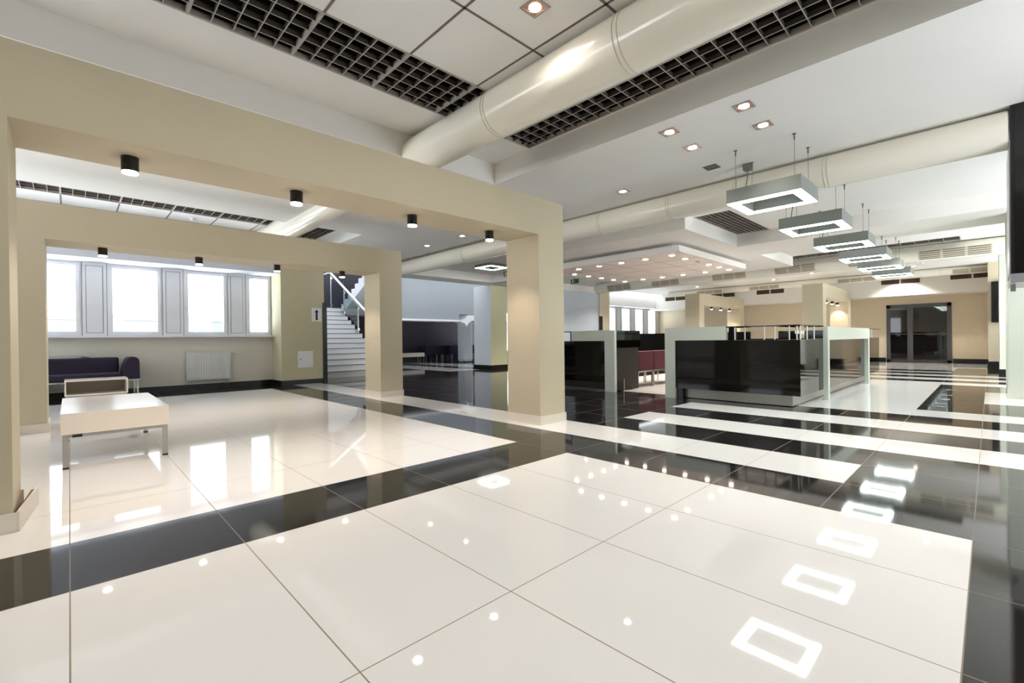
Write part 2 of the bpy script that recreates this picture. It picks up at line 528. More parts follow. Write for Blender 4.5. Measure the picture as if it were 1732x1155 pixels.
# baseboards
b = MB(); b.box(XL, 3.9, Y_WIN - .02, Y_WIN, 0, .12); struct('baseboard_window', b, MT['black_skirt'])
b = MB(); b.box(3.88, 4.95, Y_PIER - .02, Y_PIER, 0, .12); b.box(3.88, 3.9, Y_PIER, Y_WIN - .02, 0, .12)
struct('baseboard_pier', b, MT['black_skirt'])
b = MB(); b.box(X_END - .02, X_END, .04, 1.0, 0, .17); b.box(X_END - .02, X_END, 3.03, Y_WIN, 0, .17)
struct('baseboard_end', b, MT['black_skirt'])
b = MB(); b.box(21.68, 21.7, YB, .06, 0, .21); struct('baseboard_right_far', b, MT['black_skirt'])
b = MB(); b.box(17.18, 17.2, YB, -.15, 0, .2); struct('baseboard_right', b, MT['black_skirt'])
b = MB(); b.box(11.58, 11.6, YB, -.2, 0, .16); struct('baseboard_column', b, MT['wall_white'])
b = MB(); b.box(XL, 3.9, Y_PIER + .5, Y_WIN + .02, 1.25, 1.285); struct('trim_1', b, MT['upvc'])

# ------------------------------------------------------------------ windows
def window(n, x0, x1, y, z0, z1, handle=None):
    f = MB()
    fw, dp = .085, .07
    for (a, b_, c, d) in ((x0, x1, z0, z0 + fw), (x0, x1, z1 - fw, z1), (x0, x0 + fw, z0 + fw, z1 - fw), (x1 - fw, x1, z0 + fw, z1 - fw)):
        f.box(a, b_, y, y + dp, c, d)
    # raised sash rim
    g = .035
    for (a, b_, c, d) in ((x0 + g, x1 - g, z0 + g, z0 + fw + .008), (x0 + g, x1 - g, z1 - fw - .008, z1 - g), (x0 + g, x0 + fw + .008, z0 + fw, z1 - fw), (x1 - fw - .008, x1 - g, z0 + fw, z1 - fw)):
        f.box(a, b_, y - .022, y, c, d)
    o = struct('window_%d' % n, f, MT['upvc'])
    p = MB(); p.box(x0 + fw, x1 - fw, y + .03, y + .038, z0 + fw, z1 - fw)
    p.build('pane', MT['glass'], o)
    hg = MB()
    for z in (z0 + .08, z1 - .16):
        xx = x0 + .012 if handle == 'r' else x1 - .032
        hg.box(xx, xx + .02, y - .03, y, z, z + .09)
    hg.build('hinge', MT['upvc'], o)
    gk = MB()
    for xx in (x0 - .003, x1 - .004): gk.box(xx, xx + .007, y - .004, y + .001, z0, z1)
    gk.build('gasket', MT['gasket'], o)
    if handle:
        h = MB(); xx = x1 - .05 if handle == 'r' else x0 + .05
        zc = z0 + (z1 - z0) * .42
        h.box(xx - .012, xx + .012, y - .036, y - .022, zc - .05, zc + .05)
        h.box(xx - .009, xx + .009, y - .06, y - .036, zc - .005, zc + .015)
        h.box(xx - .009, xx + .009, y - .07, y - .052, zc - .1, zc + .015)
        h.build('handle', MT['upvc_panel'], o)
    return o

def infill(n, x0, x1, y, z0, z1):
    f = MB(); f.box(x0, x1, y, y + .07, z0, z1)
    o = struct('trim_%d' % n, f, MT['upvc'])
    p = MB(); a = .07
    p.box(x0 + a, x1 - a, y - .012, y, z0 + a, z1 - a); p.build('infill_panel', MT['upvc_panel'], o)
    q = MB()
    for (c, d, e, g) in ((x0 + a - .008, x1 - a + .008, z0 + a - .008, z0 + a), (x0 + a - .008, x1 - a + .008, z1 - a, z1 - a + .008),
                         (x0 + a - .008, x0 + a, z0 + a, z1 - a), (x1 - a, x1 - a + .008, z0 + a, z1 - a)):
        q.box(c, d, y - .006, y, e, g)
    q.build('gasket', MT['gasket'], o)

wn, tn = 1, 2
xw = [(-4.87, -3.9), (-3.5, -2.53), (-2.13, -1.16), (-.77, .20), (.60, 1.57), (1.97, 2.89), (3.29, 3.9)]
for k, (a, c) in enumerate(xw):
    window(wn, a, c, Y_WIN + .03, 1.29, 2.86, 'r' if k % 2 == 0 else 'l'); wn += 1
    if k + 1 < len(xw):
        infill(tn, c, xw[k + 1][0], Y_WIN + .03, 1.29, 2.86); tn += 1
infill(tn, XL, -4.87, Y_WIN + .03, 1.29, 2.86); tn += 1
for k, (a, c) in enumerate([(19.25, 20.25), (20.70, 21.6), (22.0, 22.92), (23.35, 24.3)]):
    window(wn, a, c, Y_WIN + .03, 1.27, 2.74, 'r' if k == 1 else None); wn += 1
for a, c in ((18.43, 19.25), (20.25, 20.70), (21.6, 22.0), (22.92, 23.35), (24.3, X_END)):
    infill(tn, a, c, Y_WIN + .03, 1.27, 2.74); tn += 1

def sky_portal(x0, x1, z0, z1, y, inward):
    l = bpy.data.lights.new('sky_portal', 'AREA'); l.shape = 'RECTANGLE'
    l.size = x1 - x0; l.size_y = z1 - z0
    l.cycles.is_portal = True
    o = bpy.data.objects.new('sky_portal', l); COL.objects.link(o)
    o.location = ((x0 + x1) / 2, y, (z0 + z1) / 2)
    o.rotation_euler = (math.radians(90 if inward > 0 else -90), 0, 0)
sky_portal(XL, 3.9, 1.29, 2.86, Y_WIN + .16, -1)
sky_portal(18.43, X_END, 1.27, 2.74, Y_WIN + .16, -1)
for a, c in FILL_BAYS: sky_portal(a, c, .5, 3.1, YB - .16, 1)
l = bpy.data.lights.new('sky_portal', 'AREA'); l.shape = 'RECTANGLE'; l.size = 1.5; l.size_y = Y_PIER - 5.3
l.cycles.is_portal = True
o = bpy.data.objects.new('sky_portal', l); COL.objects.link(o)
o.location = (XL - .16, (5.3 + Y_PIER) / 2, 1.95); o.rotation_euler = (0, math.radians(-90), 0)

# ------------------------------------------------------------------ door in the end wall
d = MB()
y0, y1, zt, x = 1.03, 3.0, 2.36, X_END
for (a, c, e, g) in ((y0, y0 + .13, 0, zt), (y1 - .12, y1, 0, zt), (y0, y1, zt - .14, zt), (y0, y1, 0, .1), (2.16, 2.34, .1, zt - .14)):
    d.box(x - .03, x + .1, a, c, e, g)
door = struct('door_1', d, MT['door_frame'])
p = MB(); p.box(x + .02, x + .03, y0 + .13, 2.16, .1, zt - .14); p.build('door_leaf_glass', MT['door_glass'], door)
p = MB(); p.box(x + .02, x + .03, 2.34, y1 - .12, .1, zt - .14); p.build('side_glass', MT['door_glass'], door)
p = MB(); p.box(x - .05, x - .03, y0 + .13, 2.2, 1.13, 1.16); p.box(x - .05, x - .03, 2.3, y1 - .12, 1.13, 1.16); p.build('push_bar', MT['door_frame'], door)

# ------------------------------------------------------------------ portal frames
def portal(label, x0, x1, y0, y1, zl=2.45, zt=2.91, wl=.48, wr=.49, skirt=True):
    o = Vector((x0, (y0 + y1) / 2, 0))
    t = thing('portal_frame', label, 'arch', o, 'cream portal frames across the hall')
    m = MB(o); m.box(x0, x0 + wl, y0, y1, 0, zl); m.build('post', MT['portal'], t)
    m = MB(o); m.box(x1 - wr, x1, y0, y1, 0, zl); m.build('post', MT['portal'], t)
    m = MB(o); m.box(x0, x1, y0, y1, zl, zt); m.build('lintel', MT['portal'], t)
    for a, c in ((x0, x0 + wl), (x1 - wr, x1)):
        m = MB(o); e = .014
        m.box(a - e, c + e, y0 - e, y0, 0, .115); m.box(a - e, c + e, y1, y1 + e, 0, .115)
        m.box(a - e, a, y0, y1, 0, .115)
        if not (a == x0 and skirt == 'loose'): m.box(c, c + e, y0, y1, 0, .115)
        m.build('skirting', MT['skirt'], t)
    return t
portal('nearest cream portal frame, its right post beside the striped floor', -.73, 4.83, 4.0, 4.6, skirt='loose')
portal('cream portal frame in front of the windows, behind the white coffee table', -.70, 4.87, 8.27, 8.92, wl=.49, wr=.485)
portal('far portal frame behind the bar, yellowish, near the distant windows', 18.5, 23.4, 8.2, 8.8, wl=.46, wr=.5)
portal('far portal frame standing behind the white bar front, left of the dark door', 18.5, 23.0, 3.94, 4.55, wl=.46, wr=.5)

# loose skirting board leaning off the left post
o = Vector((-.22, 4.3, 0))
sk = MB(o)
sk.prism([(-.236, 4.0), (-.224, 4.0), (-.165, 4.6), (-.177, 4.6)], 'z', 0.002, .118)
sb = sk.build('skirting_board', MT['skirt'])
tag(sb, 'loose skirting board coming off the foot of the left portal post', 'skirting')
m = MB(o); m.prism([(-.243, 4.02), (-.238, 4.02), (-.18, 4.6), (-.2, 4.6)], 'z', .004, .105); m.build('split_backing', MT['wood'], sb)

# ------------------------------------------------------------------ small black spotlights under the portals
def make_spot(label, loc, group):
    t = thing('ceiling_spotlight', label, 'spotlight', loc, group)
    m = MB(); m.cyl((0, 0, 0), (0, 0, -.105), .052, 24, caps=True); m.build('housing', MT['black_metal'], t)
    m = MB(); m.cyl((0, 0, -.105), (0, 0, -.118), .047, 24); m.build('lens', MT['bulb'], t)
    spot_light('spot_lamp', W_SPOT, 100, WARM, t, (0, 0, -.13), .045)
    return t
sp = None
wordsA = ['leftmost', 'second from the left', 'third from the left', 'rightmost']
for gi, (xs, y, where, grp) in enumerate((
        ((.33, 1.48, 2.67, 3.77), 4.3, 'under the nearest portal lintel', 'spotlights under the nearest portal'),
        ((.35, 1.48, 2.62, 3.78), 8.6, 'under the second portal before the windows', 'spotlights under the second portal'),
        ((19.4, 20.4, 21.4, 22.4), 8.5, 'under the yellowish far portal', 'spotlights under the far left portal'),
        ((19.4, 20.4, 21.4, 22.3), 4.25, 'under the far portal by the dark door', 'spotlights under the far right portal'))):
    for k, xx in enumerate(xs):
        lab = 'small black cylinder spotlight %s, %s' % (where, wordsA[k])
        if sp is None: sp = make_spot(lab, (xx, y, 2.45), grp)
        else: dup(sp, (xx, y, 2.45), lab, grp)

# ------------------------------------------------------------------ recessed square downlights
def make_down(label, loc, lit=True, group=None, watts=W_DOWN, col=NEUTRAL, cone=95):
    t = thing('recessed_downlight', label, 'downlight', loc, group)
    s, i = .088, .066
    m = MB()
    for a in ((-s, s, -s, -i), (-s, s, i, s), (-s, -i, -i, i), (i, s, -i, i)):
        m.box(a[0], a[1], a[2], a[3], -.008, .0)
    m.build('trim', MT['trimgrey'] if lit else MT['gasket'], t)
    m = MB(); m.box(-i, i, -i, i, -.003, -.001); m.build('reflector', MT['copper'] if lit else MT['bulb_off'], t)
    if lit:
        m = MB(); m.cyl((0, 0, -.003), (0, 0, -.008), .05, 20); m.build('bulb', MT['bulb'], t)
        spot_light('downlight_lamp', watts, cone, col, t, (0, 0, -.03), .05)
    return t
g = 'square downlights in the low ceiling'
dl = make_down('square recessed downlight nearest the big duct edge, right of the pair', (4.99, 1.73, Z_LOW), True, g, 30.0)
dup(dl, (5.59, 1.74, Z_LOW), 'square recessed downlight just above and left of the nearest pendant', g)
dup(dl, (4.98, 2.535, Z_LOW), 'square recessed downlight left of the pair, nearer the grille', g)
dup(dl, (5.59, 2.545, Z_LOW), 'square recessed downlight between the two rows, second from the left', g)
dup(dl, (6.42, 4.07, Z_LOW), 'lone lit downlight above the thin duct beside the near portal', g)
dup(dl, (6.42, 8.25, Z_LOW), 'downlight seen below the portal lintel, right one of two', g)
dup(dl, (6.42, 9.67, Z_LOW), 'downlight seen below the portal lintel, left one of two', g)
dup(dl, (20.9, 1.8, Z_LOW), 'downlight far away over the door aisle, beside the last pendant', g)
make_down('unlit dark square downlight left of the nearest pendant lamp', (6.435, 2.66, Z_LOW), False, g)
g = 'square downlights in the raised tiled ceiling'
dlb = make_down('added square fill downlight in the raised ceiling behind the viewer, nearest the big duct', (2.725, .9, Z_HI), True, g, 28.0, NEUTRAL, 140)  # out-of-view downlight added for fill
dup(dlb, (2.725, 2.52, Z_HI), 'square downlight in the raised tiled ceiling at the top edge', g)
for k, (xx, yy) in enumerate(((1.1, 2.5), (1.1, .9), (-.5, 2.5), (-.5, .9), (1.1, -1.2), (2.725, -1.2), (-2.4, 1.0), (-3.6, -1.2))):  # more downlights added behind the viewer for fill
    dup(dlb, (xx, yy, Z_HI), 'added square fill downlight in the raised ceiling behind the viewer, ' + ORD[k] + ' one back', g)
for k, (xx, yy) in enumerate(((5.6, -.9), (9.4, -1.6), (15.6, -.8), (21.0, 6.2), (17.2, 6.6), (17.2, 10.6), (14.0, 10.6), (7.4, 11.4), (23.1, 2.35), (20.0, 4.6), (21.0, 9.4), (13.6, 1.0))):  # added for fill, except the bulkhead one inferred from its glow
    if k == 0: dlc = make_down('added square downlight in the low ceiling out of view, right behind the viewer', (xx, yy, Z_LOW), True, 'added downlights out of view', 250.0, NEUTRAL, 130)
    else: dup(dlc, (xx, yy, Z_LOW), 'added square downlight in the low ceiling out of view, ' + ORD[k] + ' in the run', 'added downlights out of view')

# ------------------------------------------------------------------ egg crate grilles
def grille(label, G, z, px, nx, ny_axis, majors=None, h=.045, t=.007):
    """G rectangle; px pitch along the long side; nx cells across the short side"""
    x0, x1, y0, y1 = G
    o = Vector(((x0 + x1) / 2, (y0 + y1) / 2, z))
    r = thing('egg_crate_grille', label, 'grille', o, 'egg crate ceiling grilles')
    f = MB(o); e = .022
    f.box(x0, x1, y0, y0 + e, z - .004, z + h); f.box(x0, x1, y1 - e, y1, z - .004, z + h)
    f.box(x0, x0 + e, y0 + e, y1 - e, z - .004, z + h); f.box(x1 - e, x1, y0 + e, y1 - e, z - .004, z + h)
    f.build('rim', MT['grid'], r)
    m = MB(o)
    if ny_axis == 'x':
        n = int(round((x1 - x0) / px))
        xs = [majors[0] + px * k for k in range(-60, 60)] if majors else [x0 + px * k for k in range(1, n)]
        for xx in xs:
            if x0 + .03 < xx < x1 - .03:
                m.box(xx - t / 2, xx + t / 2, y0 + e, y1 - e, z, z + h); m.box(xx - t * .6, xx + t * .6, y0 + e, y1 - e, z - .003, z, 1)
        for k in range(1, nx):
            yy = y0 + (y1 - y0) * k / nx
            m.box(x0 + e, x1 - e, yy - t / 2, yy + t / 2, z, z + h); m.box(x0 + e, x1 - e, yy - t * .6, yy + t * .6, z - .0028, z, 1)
    else:
        n = int(round((y1 - y0) / px))
        for k in range(1, n):
            yy = y1 - px * k
            if y0 + .03 < yy:
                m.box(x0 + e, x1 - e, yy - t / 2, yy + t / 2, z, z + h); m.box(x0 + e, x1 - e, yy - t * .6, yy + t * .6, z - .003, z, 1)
        for k in range(1, nx):
            xx = x0 + (x1 - x0) * k / nx
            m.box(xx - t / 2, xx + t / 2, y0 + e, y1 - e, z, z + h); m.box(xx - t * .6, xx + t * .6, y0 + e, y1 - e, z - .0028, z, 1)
    m.build('blades', [MT['blade'], MT['grid']], r)  # shade painted into the sides, pale strip stands for the lit bottom edges
    if majors:
        for k in range(-10, 10):
            xx = majors[0] + majors[1] * k
            if x0 + .03 < xx < x1 - .03:
                m = MB(o); m.box(xx - .012, xx + .012, y0, y1, z - .006, z + h)
                m.build('carrier_bar', MT['grid'], r)
    return r
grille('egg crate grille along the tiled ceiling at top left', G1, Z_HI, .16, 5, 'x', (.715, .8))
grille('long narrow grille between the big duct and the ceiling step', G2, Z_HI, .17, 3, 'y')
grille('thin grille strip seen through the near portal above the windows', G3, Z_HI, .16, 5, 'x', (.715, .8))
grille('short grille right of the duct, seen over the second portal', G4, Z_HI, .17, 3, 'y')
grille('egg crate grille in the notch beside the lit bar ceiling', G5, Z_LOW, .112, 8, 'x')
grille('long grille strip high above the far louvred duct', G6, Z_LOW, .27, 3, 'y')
# pipes in the void above the narrow grille
m = MB((4.4, 1, 4.1))
m.cyl((4.33, -2.5, 4.02), (4.33, 4.4, 4.02), .035, 10); m.cyl((4.52, -2.5, 4.07), (4.52, 4.4, 4.07), .028, 10)
tag(m.build('service_pipe', MT['pipe']), 'grey service pipes in the void above the narrow grille', 'pipe')

# ------------------------------------------------------------------ ducts
def duct(label, x, z, r, y0, y1, joints=(), louvers=(), nl=48):
    o = Vector((x, (y0 + y1) / 2, z))
    t = thing('ventilation_duct', label, 'duct', o, 'round white ventilation ducts')
    m = MB(o); m.cyl((x, y0, z), (x, y1, z), r, nl, caps=True); m.build('pipe', MT['duct'], t)
    for yy in joints:
        m = MB(o)
        for dy in (-.022, .022): m.cyl((x, yy + dy - .003, z), (x, yy + dy + .003, z), r + .004, nl)
        m.build('joint_ring', MT['duct_seam'], t)
    # louvre groups are (y, width): curved grille plates with slots on the room side
    for (yc, wd) in louvers:
        pl = MB(o); sl = MB(o)
        a0, a1, n = math.radians(168), math.radians(232), 8
        for k in range(n):
            a, b_ = a0 + (a1 - a0) * k / n, a0 + (a1 - a0) * (k + 1) / n
            q = [(x + (r + .006) * math.cos(w_), yy, z + (r + .006) * math.sin(w_)) for yy in (yc - wd / 2, yc + wd / 2) for w_ in (a, b_)]
            pl._add(q, [(0, 1, 3, 2)])
        for c in range(3):
            s0 = yc - wd / 2 + wd * (c + .06) / 3; s1 = yc - wd / 2 + wd * (c + .94) / 3
            for k in range(5):
                am = a0 + (a1 - a0) * (k + .5) / 5; da = math.radians(2.6)
                q = [(x + (r + .009) * math.cos(w_), yy, z + (r + .009) * math.sin(w_)) for yy in (s0, s1) for w_ in (am - da, am + da)]
                sl._add(q, [(0, 1, 3, 2)])
        p_ = pl.build('louvre_plate', MT['louvre'], t)
        sl.build('slots', MT['slot'], p_)
    return t
duct('large glossy cream round duct crossing the top of the room', 3.32, 3.513, .2365, -2.9, 12.5, (5.35, 3.62, 2.02, .2))
duct('second round duct running from the near portal towards the right', 7.155, 3.245, .202, -.14, 12.4, (4.95, 3.6, 2.55, 1.45, 7.0, 9.0))
duct('louvred round duct behind the bar ceiling island', 16.23, 3.236, .214, -1.2, 11.6, (2.0, 6.0), ((.62, 1.35), (4.15, 1.1), (6.1, 1.1), (8.4, 1.1), (10.4, 1.1), (2.45, .7)))
duct('thin louvred duct just above the dark vents of the end wall', 22.2, 3.315, .137, -.6, 11.4, (1.2,), ((.25, 1.3), (3.6, 1.2), (6.9, 1.2), (9.3, 1.2)))
# thin pipe over the second duct
m = MB((7.0, 9, 3.44)); m.cyl((6.93, 6.6, 3.425), (6.93, 12.3, 3.425), .014, 8)
for yy in (7.4, 8.4, 9.4, 10.4, 11.4): m.box(6.925, 6.935, yy, yy + .02, 3.43, Z_LOW)
tag(m.build('sprinkler_pipe', MT['pipe']), 'thin pipe clipped to the ceiling above the second duct', 'pipe')

# ------------------------------------------------------------------ lit panel over the bar
PX0, PX1, PY0, PY1, PZ = 9.45, 13.35, 4.62, 8.60, 2.96
o = Vector(((PX0 + PX1) / 2, (PY0 + PY1) / 2, PZ))
pt = thing('ceiling_panel', 'square dropped ceiling panel with a ring of lights over the bar', 'ceiling panel', o)
m = MB(o); m.box(PX0, PX1, PY0, PY1, PZ + .01, PZ + .14)
m.box(PX0, PX0 + .03, PY0, PY1, PZ, PZ + .01); m.box(PX1 - .03, PX1, PY0, PY1, PZ, PZ + .01)
m.box(PX0, PX1, PY0, PY0 + .03, PZ, PZ + .01); m.box(PX0, PX1, PY1 - .03, PY1, PZ, PZ + .01)
m.build('rim', MT['soffit'], pt)
m = MB(o); m.box(PX0 + .3, PX1 - .3, PY0 + .3, PY1 - .3, PZ + .14, Z_ISL); m.build('hanger_box', MT['soffit'], pt)
m = MB(o); m.box(PX0 + .055, PX1 - .055, PY0 + .055, PY1 - .055, PZ, PZ + .01); m.build('tile_field', MT['panel'], pt)
m = MB(o)
for xx in (10.45, 11.42, 12.38): m.box(xx - .006, xx + .006, PY0 + .055, PY1 - .055, PZ - .0015, PZ)
for yy in (5.62, 6.61, 7.6): m.box(PX0 + .055, PX1 - .055, yy - .006, yy + .006, PZ - .0015, PZ)
m.build('tile_joints', MT['tee'], pt)
def make_panel_light(label, loc, group):
    t = thing('panel_downlight', label, 'downlight', loc, group)
    m = MB(); m.cyl((0, 0, 0), (0, 0, -.006), .075, 20); m.build('trim', MT['trimgrey'], t)
    m = MB(); m.cyl((0, 0, -.006), (0, 0, -.012), .062, 20); m.build('bulb', MT['bulb'], t)
    spot_light('panel_lamp', W_PANEL, 140, WARM, t, (0, 0, -.03), .06)
    return t
pl0 = None
xs = [9.79 + .654 * k for k in range(6)]; ys = [4.955 + .656 * k for k in range(6)]
ring = []
for k in range(6): ring.append((xs[0], ys[k], 'nearest edge of the bar ceiling panel, %s from its near corner' % ORD[k]))
for k in range(1, 6): ring.append((xs[k], ys[0], 'right edge of the bar ceiling panel, %s from its near corner' % ORD[k]))
for k in range(1, 6): ring.append((xs[k], ys[5], 'left far edge of the bar ceiling panel, %s along' % ORD[k - 1]))
for k in range(1, 5): ring.append((xs[5], ys[k], 'back edge of the bar ceiling panel, %s from the right' % ORD[k - 1]))
for (xx, yy, wtxt) in ring:
    if abs(xx - xs[2]) < .01 and yy == ys[0]:
        v = MB((xx, yy, PZ)); v.box(xx - .07, xx + .07, yy - .04, yy + .04, PZ - .006, PZ)
        tag(v.build('blank_plate', MT['wire']), 'small dark blank plate in the right edge of the bar ceiling panel', 'plate')
        continue
    lab = 'downlight in the ' + wtxt
    if pl0 is None: pl0 = make_panel_light(lab, (xx, yy, PZ), 'downlights ringing the bar ceiling panel')
    else: dup(pl0, (xx, yy, PZ), lab)

# ------------------------------------------------------------------ pendant lamps
def rect_ring(mb, x0, x1, y0, y1, wd, z0, z1):
    mb.box(x0, x1, y0, y0 + wd, z0, z1); mb.box(x0, x1, y1 - wd, y1, z0, z1)
    mb.box(x0, x0 + wd, y0 + wd, y1 - wd, z0, z1); mb.box(x1 - wd, x1, y0 + wd, y1 - wd, z0, z1)
    return mb
LX, LY, LZ0, LZ1 = .74, .825, 2.775, 2.95
def pendant(label, x, ztop):
    o = Vector((x + LX / 2, 1.475 + LY / 2, ztop))
    y0, y1 = 1.475, 1.475 + LY
    t = thing('pendant_light', label, 'pendant lamp', o, 'rectangular pendant lamps over the aisle')
    m = rect_ring(MB(o), x, x + LX, y0, y1, .118, LZ0 + .006, LZ1); m.build('housing', MT['lampgrey'], t)
    m = rect_ring(MB(o), x + .008, x + LX - .008, y0 + .008, y1 - .008, .102, LZ0, LZ0 + .006); m.build('diffuser', MT['diffuser'], t)
    for (a, c) in ((x + .1, y1 - .08), (x + .1, y0 + .09), (x + LX - .06, y0 + .09), (x + LX - .06, y1 - .08)):
        m = MB(o); m.cyl((a, c, LZ1), (a, c, ztop - .06), .0028, 6); m.build('suspension_wire', MT['wire'], t)
        m = MB(o); m.cyl((a, c, ztop), (a, c, ztop - .07), .009, 10); m.cyl((a, c, ztop), (a, c, ztop - .006), .022, 12)
        m.build('wire_anchor', MT['cord'], t)
        m = MB(o); m.cyl((a, c, LZ1), (a, c, LZ1 + .025), .01, 8); m.build('wire_grip', MT['cord'], t)
    a, c = x + .70, y1 - .02
    m = MB(o); m.box(a - .05, a + .05, c - .05, c + .05, ztop - .085, ztop); m.build('canopy', MT['cord'], t)
    m = MB(o)
    pts = [(a, c, ztop - .08), (a - .02, c, ztop - .2), (a - .06, c + .01, ztop - .33), (a - .12, c - .0, LZ1 + .04), (a - .14, c - .04, LZ1 - .02)]
    m.tube(pts, .007, 6); m.build('cord', MT['cord'], t)
    return t
names = ['nearest and largest rectangular pendant lamp over the aisle', 'second rectangular pendant lamp from the front of the row',
         'third rectangular pendant lamp, in front of the long ceiling grille', 'fourth pendant lamp, left of the ceiling grille end',
         'fifth pendant lamp, second last of the receding row', 'last and smallest pendant lamp before the door wall']
zt = [Z_LOW, Z_LOW, Z_LOW, Z_ISL, Z_LOW, Z_LOW]
for k in range(6): pendant(names[k], 6.0 + 2.07 * k, zt[k])

# frame shaped lamp in the hall ceiling
o = Vector((9.6, 10.9, Z_LOW))
t = thing('frame_ceiling_light', 'glowing square frame lamp on the ceiling beyond the near portal', 'ceiling lamp', o)
m = rect_ring(MB(o), 9.23, 10.0, 10.5, 11.25, .12, 3.375, Z_LOW); m.build('housing', MT['lampgrey'], t)
m = rect_ring(MB(o), 9.238, 9.992, 10.508, 11.242, .104, 3.369, 3.375); m.build('diffuser', MT['diffuser'], t)

# small round things in the second coffer
m = MB((1.11, 11.757, Z_HI)); m.cyl((1.11, 11.757, Z_HI), (1.11, 11.757, Z_HI - .012), .14, 28)
tag(m.build('ceiling_speaker', MT['ceiling']), 'flat white round ceiling speaker above the portal before the windows', 'speaker')
m = MB((1.91, 11.74, Z_HI)); m.cyl((1.91, 11.74, Z_HI), (1.91, 11.74, Z_HI - .02), .07, 20); m.cyl((1.91, 11.74, Z_HI - .02), (1.91, 11.74, Z_HI - .06), .04, 16, r2=.028)
tag(m.build('smoke_detector', MT['upvc']), 'small smoke detector right of the round ceiling speaker', 'smoke detector')
m = MB((20.4, 1.4, Z_LOW)); m.cyl((20.2, 1.55, Z_LOW), (20.2, 1.55, Z_LOW - .03), .07, 20)
tag(m.build('smoke_detector', MT['upvc']), 'small detector on the far ceiling right of the last pendant', 'smoke detector')

# ------------------------------------------------------------------ exit signs
def exit_sign(label, x, y, z):
    o = Vector((x, y, z))
    t = thing('exit_sign', label, 'exit sign', o, 'green exit signs')
    m = MB(o); m.box(x - .02, x + .02, y - .17, y + .17, z - .17, z - .01); m.build('sign_box', MT['green'], t)
    m = MB(o); xf = x - .021
    m.box(xf - .002, xf, y + .06, y + .11, z - .15, z - .03)
    m.prism([(y - .02, z - .09), (y + .02, z - .05), (y + .02, z - .075), (y + .05, z - .075), (y + .05, z - .105), (y + .02, z - .105), (y + .02, z - .13)], 'x', xf - .002, xf)
    m.build('pictogram', MT['sign_white'], t)
    m = MB(o); m.box(x - .005, x + .005, y - .01, y + .01, z - .01, Z_LOW); m.build('bracket', MT['wire'], t)
exit_sign('green exit sign half hidden behind the near portal post', 10.75, 11.35, 3.44)
exit_sign('small green exit sign below the left corner of the bar ceiling panel', 13.6, 10.72, 3.34)

# ------------------------------------------------------------------ bar counters
def leg_posts(mb, pts, z0, z1, r=.016):
    for (x, y) in pts: mb.cyl((x, y, z0), (x, y, z1), r, 12)

bx = 8.0
o = Vector((9.5, 3.0, 0))
bar = thing('bar_counter', 'black glass bar counter with white frames at the aisle corner', 'bar counter', o, 'counters of the square bar')
m = MB(o); m.box(bx + .02, bx + .55, 2.03, 4.15, .19, 1.05); m.box(bx + .55, 15.15, 2.03, 2.55, .19, 1.05); m.build('carcass', MT['bar_inner'], bar)
m = MB(o); m.box(bx, bx + .02, 2.0, 4.0, .185, 1.05); m.build('front_panel', MT['bar_black'], bar)
m = MB(o); m.box(bx + .02, 15.15, 2.0, 2.03, .185, 1.05); m.build('side_panel', MT['bar_black'], bar)
m = MB(o); m.box(bx + .12, bx + .5, 2.14, 3.0, .012, .185); m.box(bx + .14, bx + .5, 3.0, 3.88, .012, .185); m.box(bx + .5, 14.8, 2.14, 2.5, .012, .185)
m.build('plinth', MT['steel'], bar)
m = MB(o); m.box(bx + .2, 14.7, 2.2, 2.45, 0, .012); m.box(bx + .2, bx + .48, 2.2, 3.95, 0, .012); m.box(bx + .03, bx + .5, 3.88, 4.0, 0, .19); m.build('plinth_base', MT['black_metal'], bar)
m = MB(o)
m.box(bx - .03, bx + .06, 4.0, 4.19, 0, 1.055); m.box(bx - .03, bx + .06, 3.09, 4.19, 1.055, 1.285)
m.build('front_frame', MT['bar_white'], bar)
m = MB(o)
m.box(9.38, 9.5, 1.93, 2.0, 0, 1.035); m.box(13.15, 13.3, 1.93, 2.0, 0, 1.035); m.box(9.38, 13.3, 1.93, 2.0, 1.035, 1.268)
m.build('side_frame', MT['bar_white'], bar)
m = MB(o); m.box(bx - .01, bx + .45, 1.99, 3.09, 1.262, 1.282); m.box(bx + .45, 9.38, 1.99, 2.4, 1.262, 1.282); m.box(13.3, 15.2, 1.97, 2.4, 1.25, 1.27)
m.build('glass_shelf', MT['bar_black'], bar)
for (px_, py_) in ((bx + .05, 2.97), (bx + .05, 2.52), (bx + .05, 2.16), (bx + .3, 2.9), (bx + .3, 2.44), (bx + .06, 2.06), (bx + .2, 2.05), (8.62, 2.06), (9.05, 2.06), (14.2, 2.06), (14.45, 2.06)):
    m = MB(o); m.cyl((px_, py_, 1.05), (px_, py_, 1.262), .011, 12); m.build('shelf_post', MT['chrome'], bar)
m = MB(o); m.box(bx + .1, bx + .16, 2.98, 3.09, 1.05, 1.262); m.build('shelf_end_block', MT['bar_black'], bar)

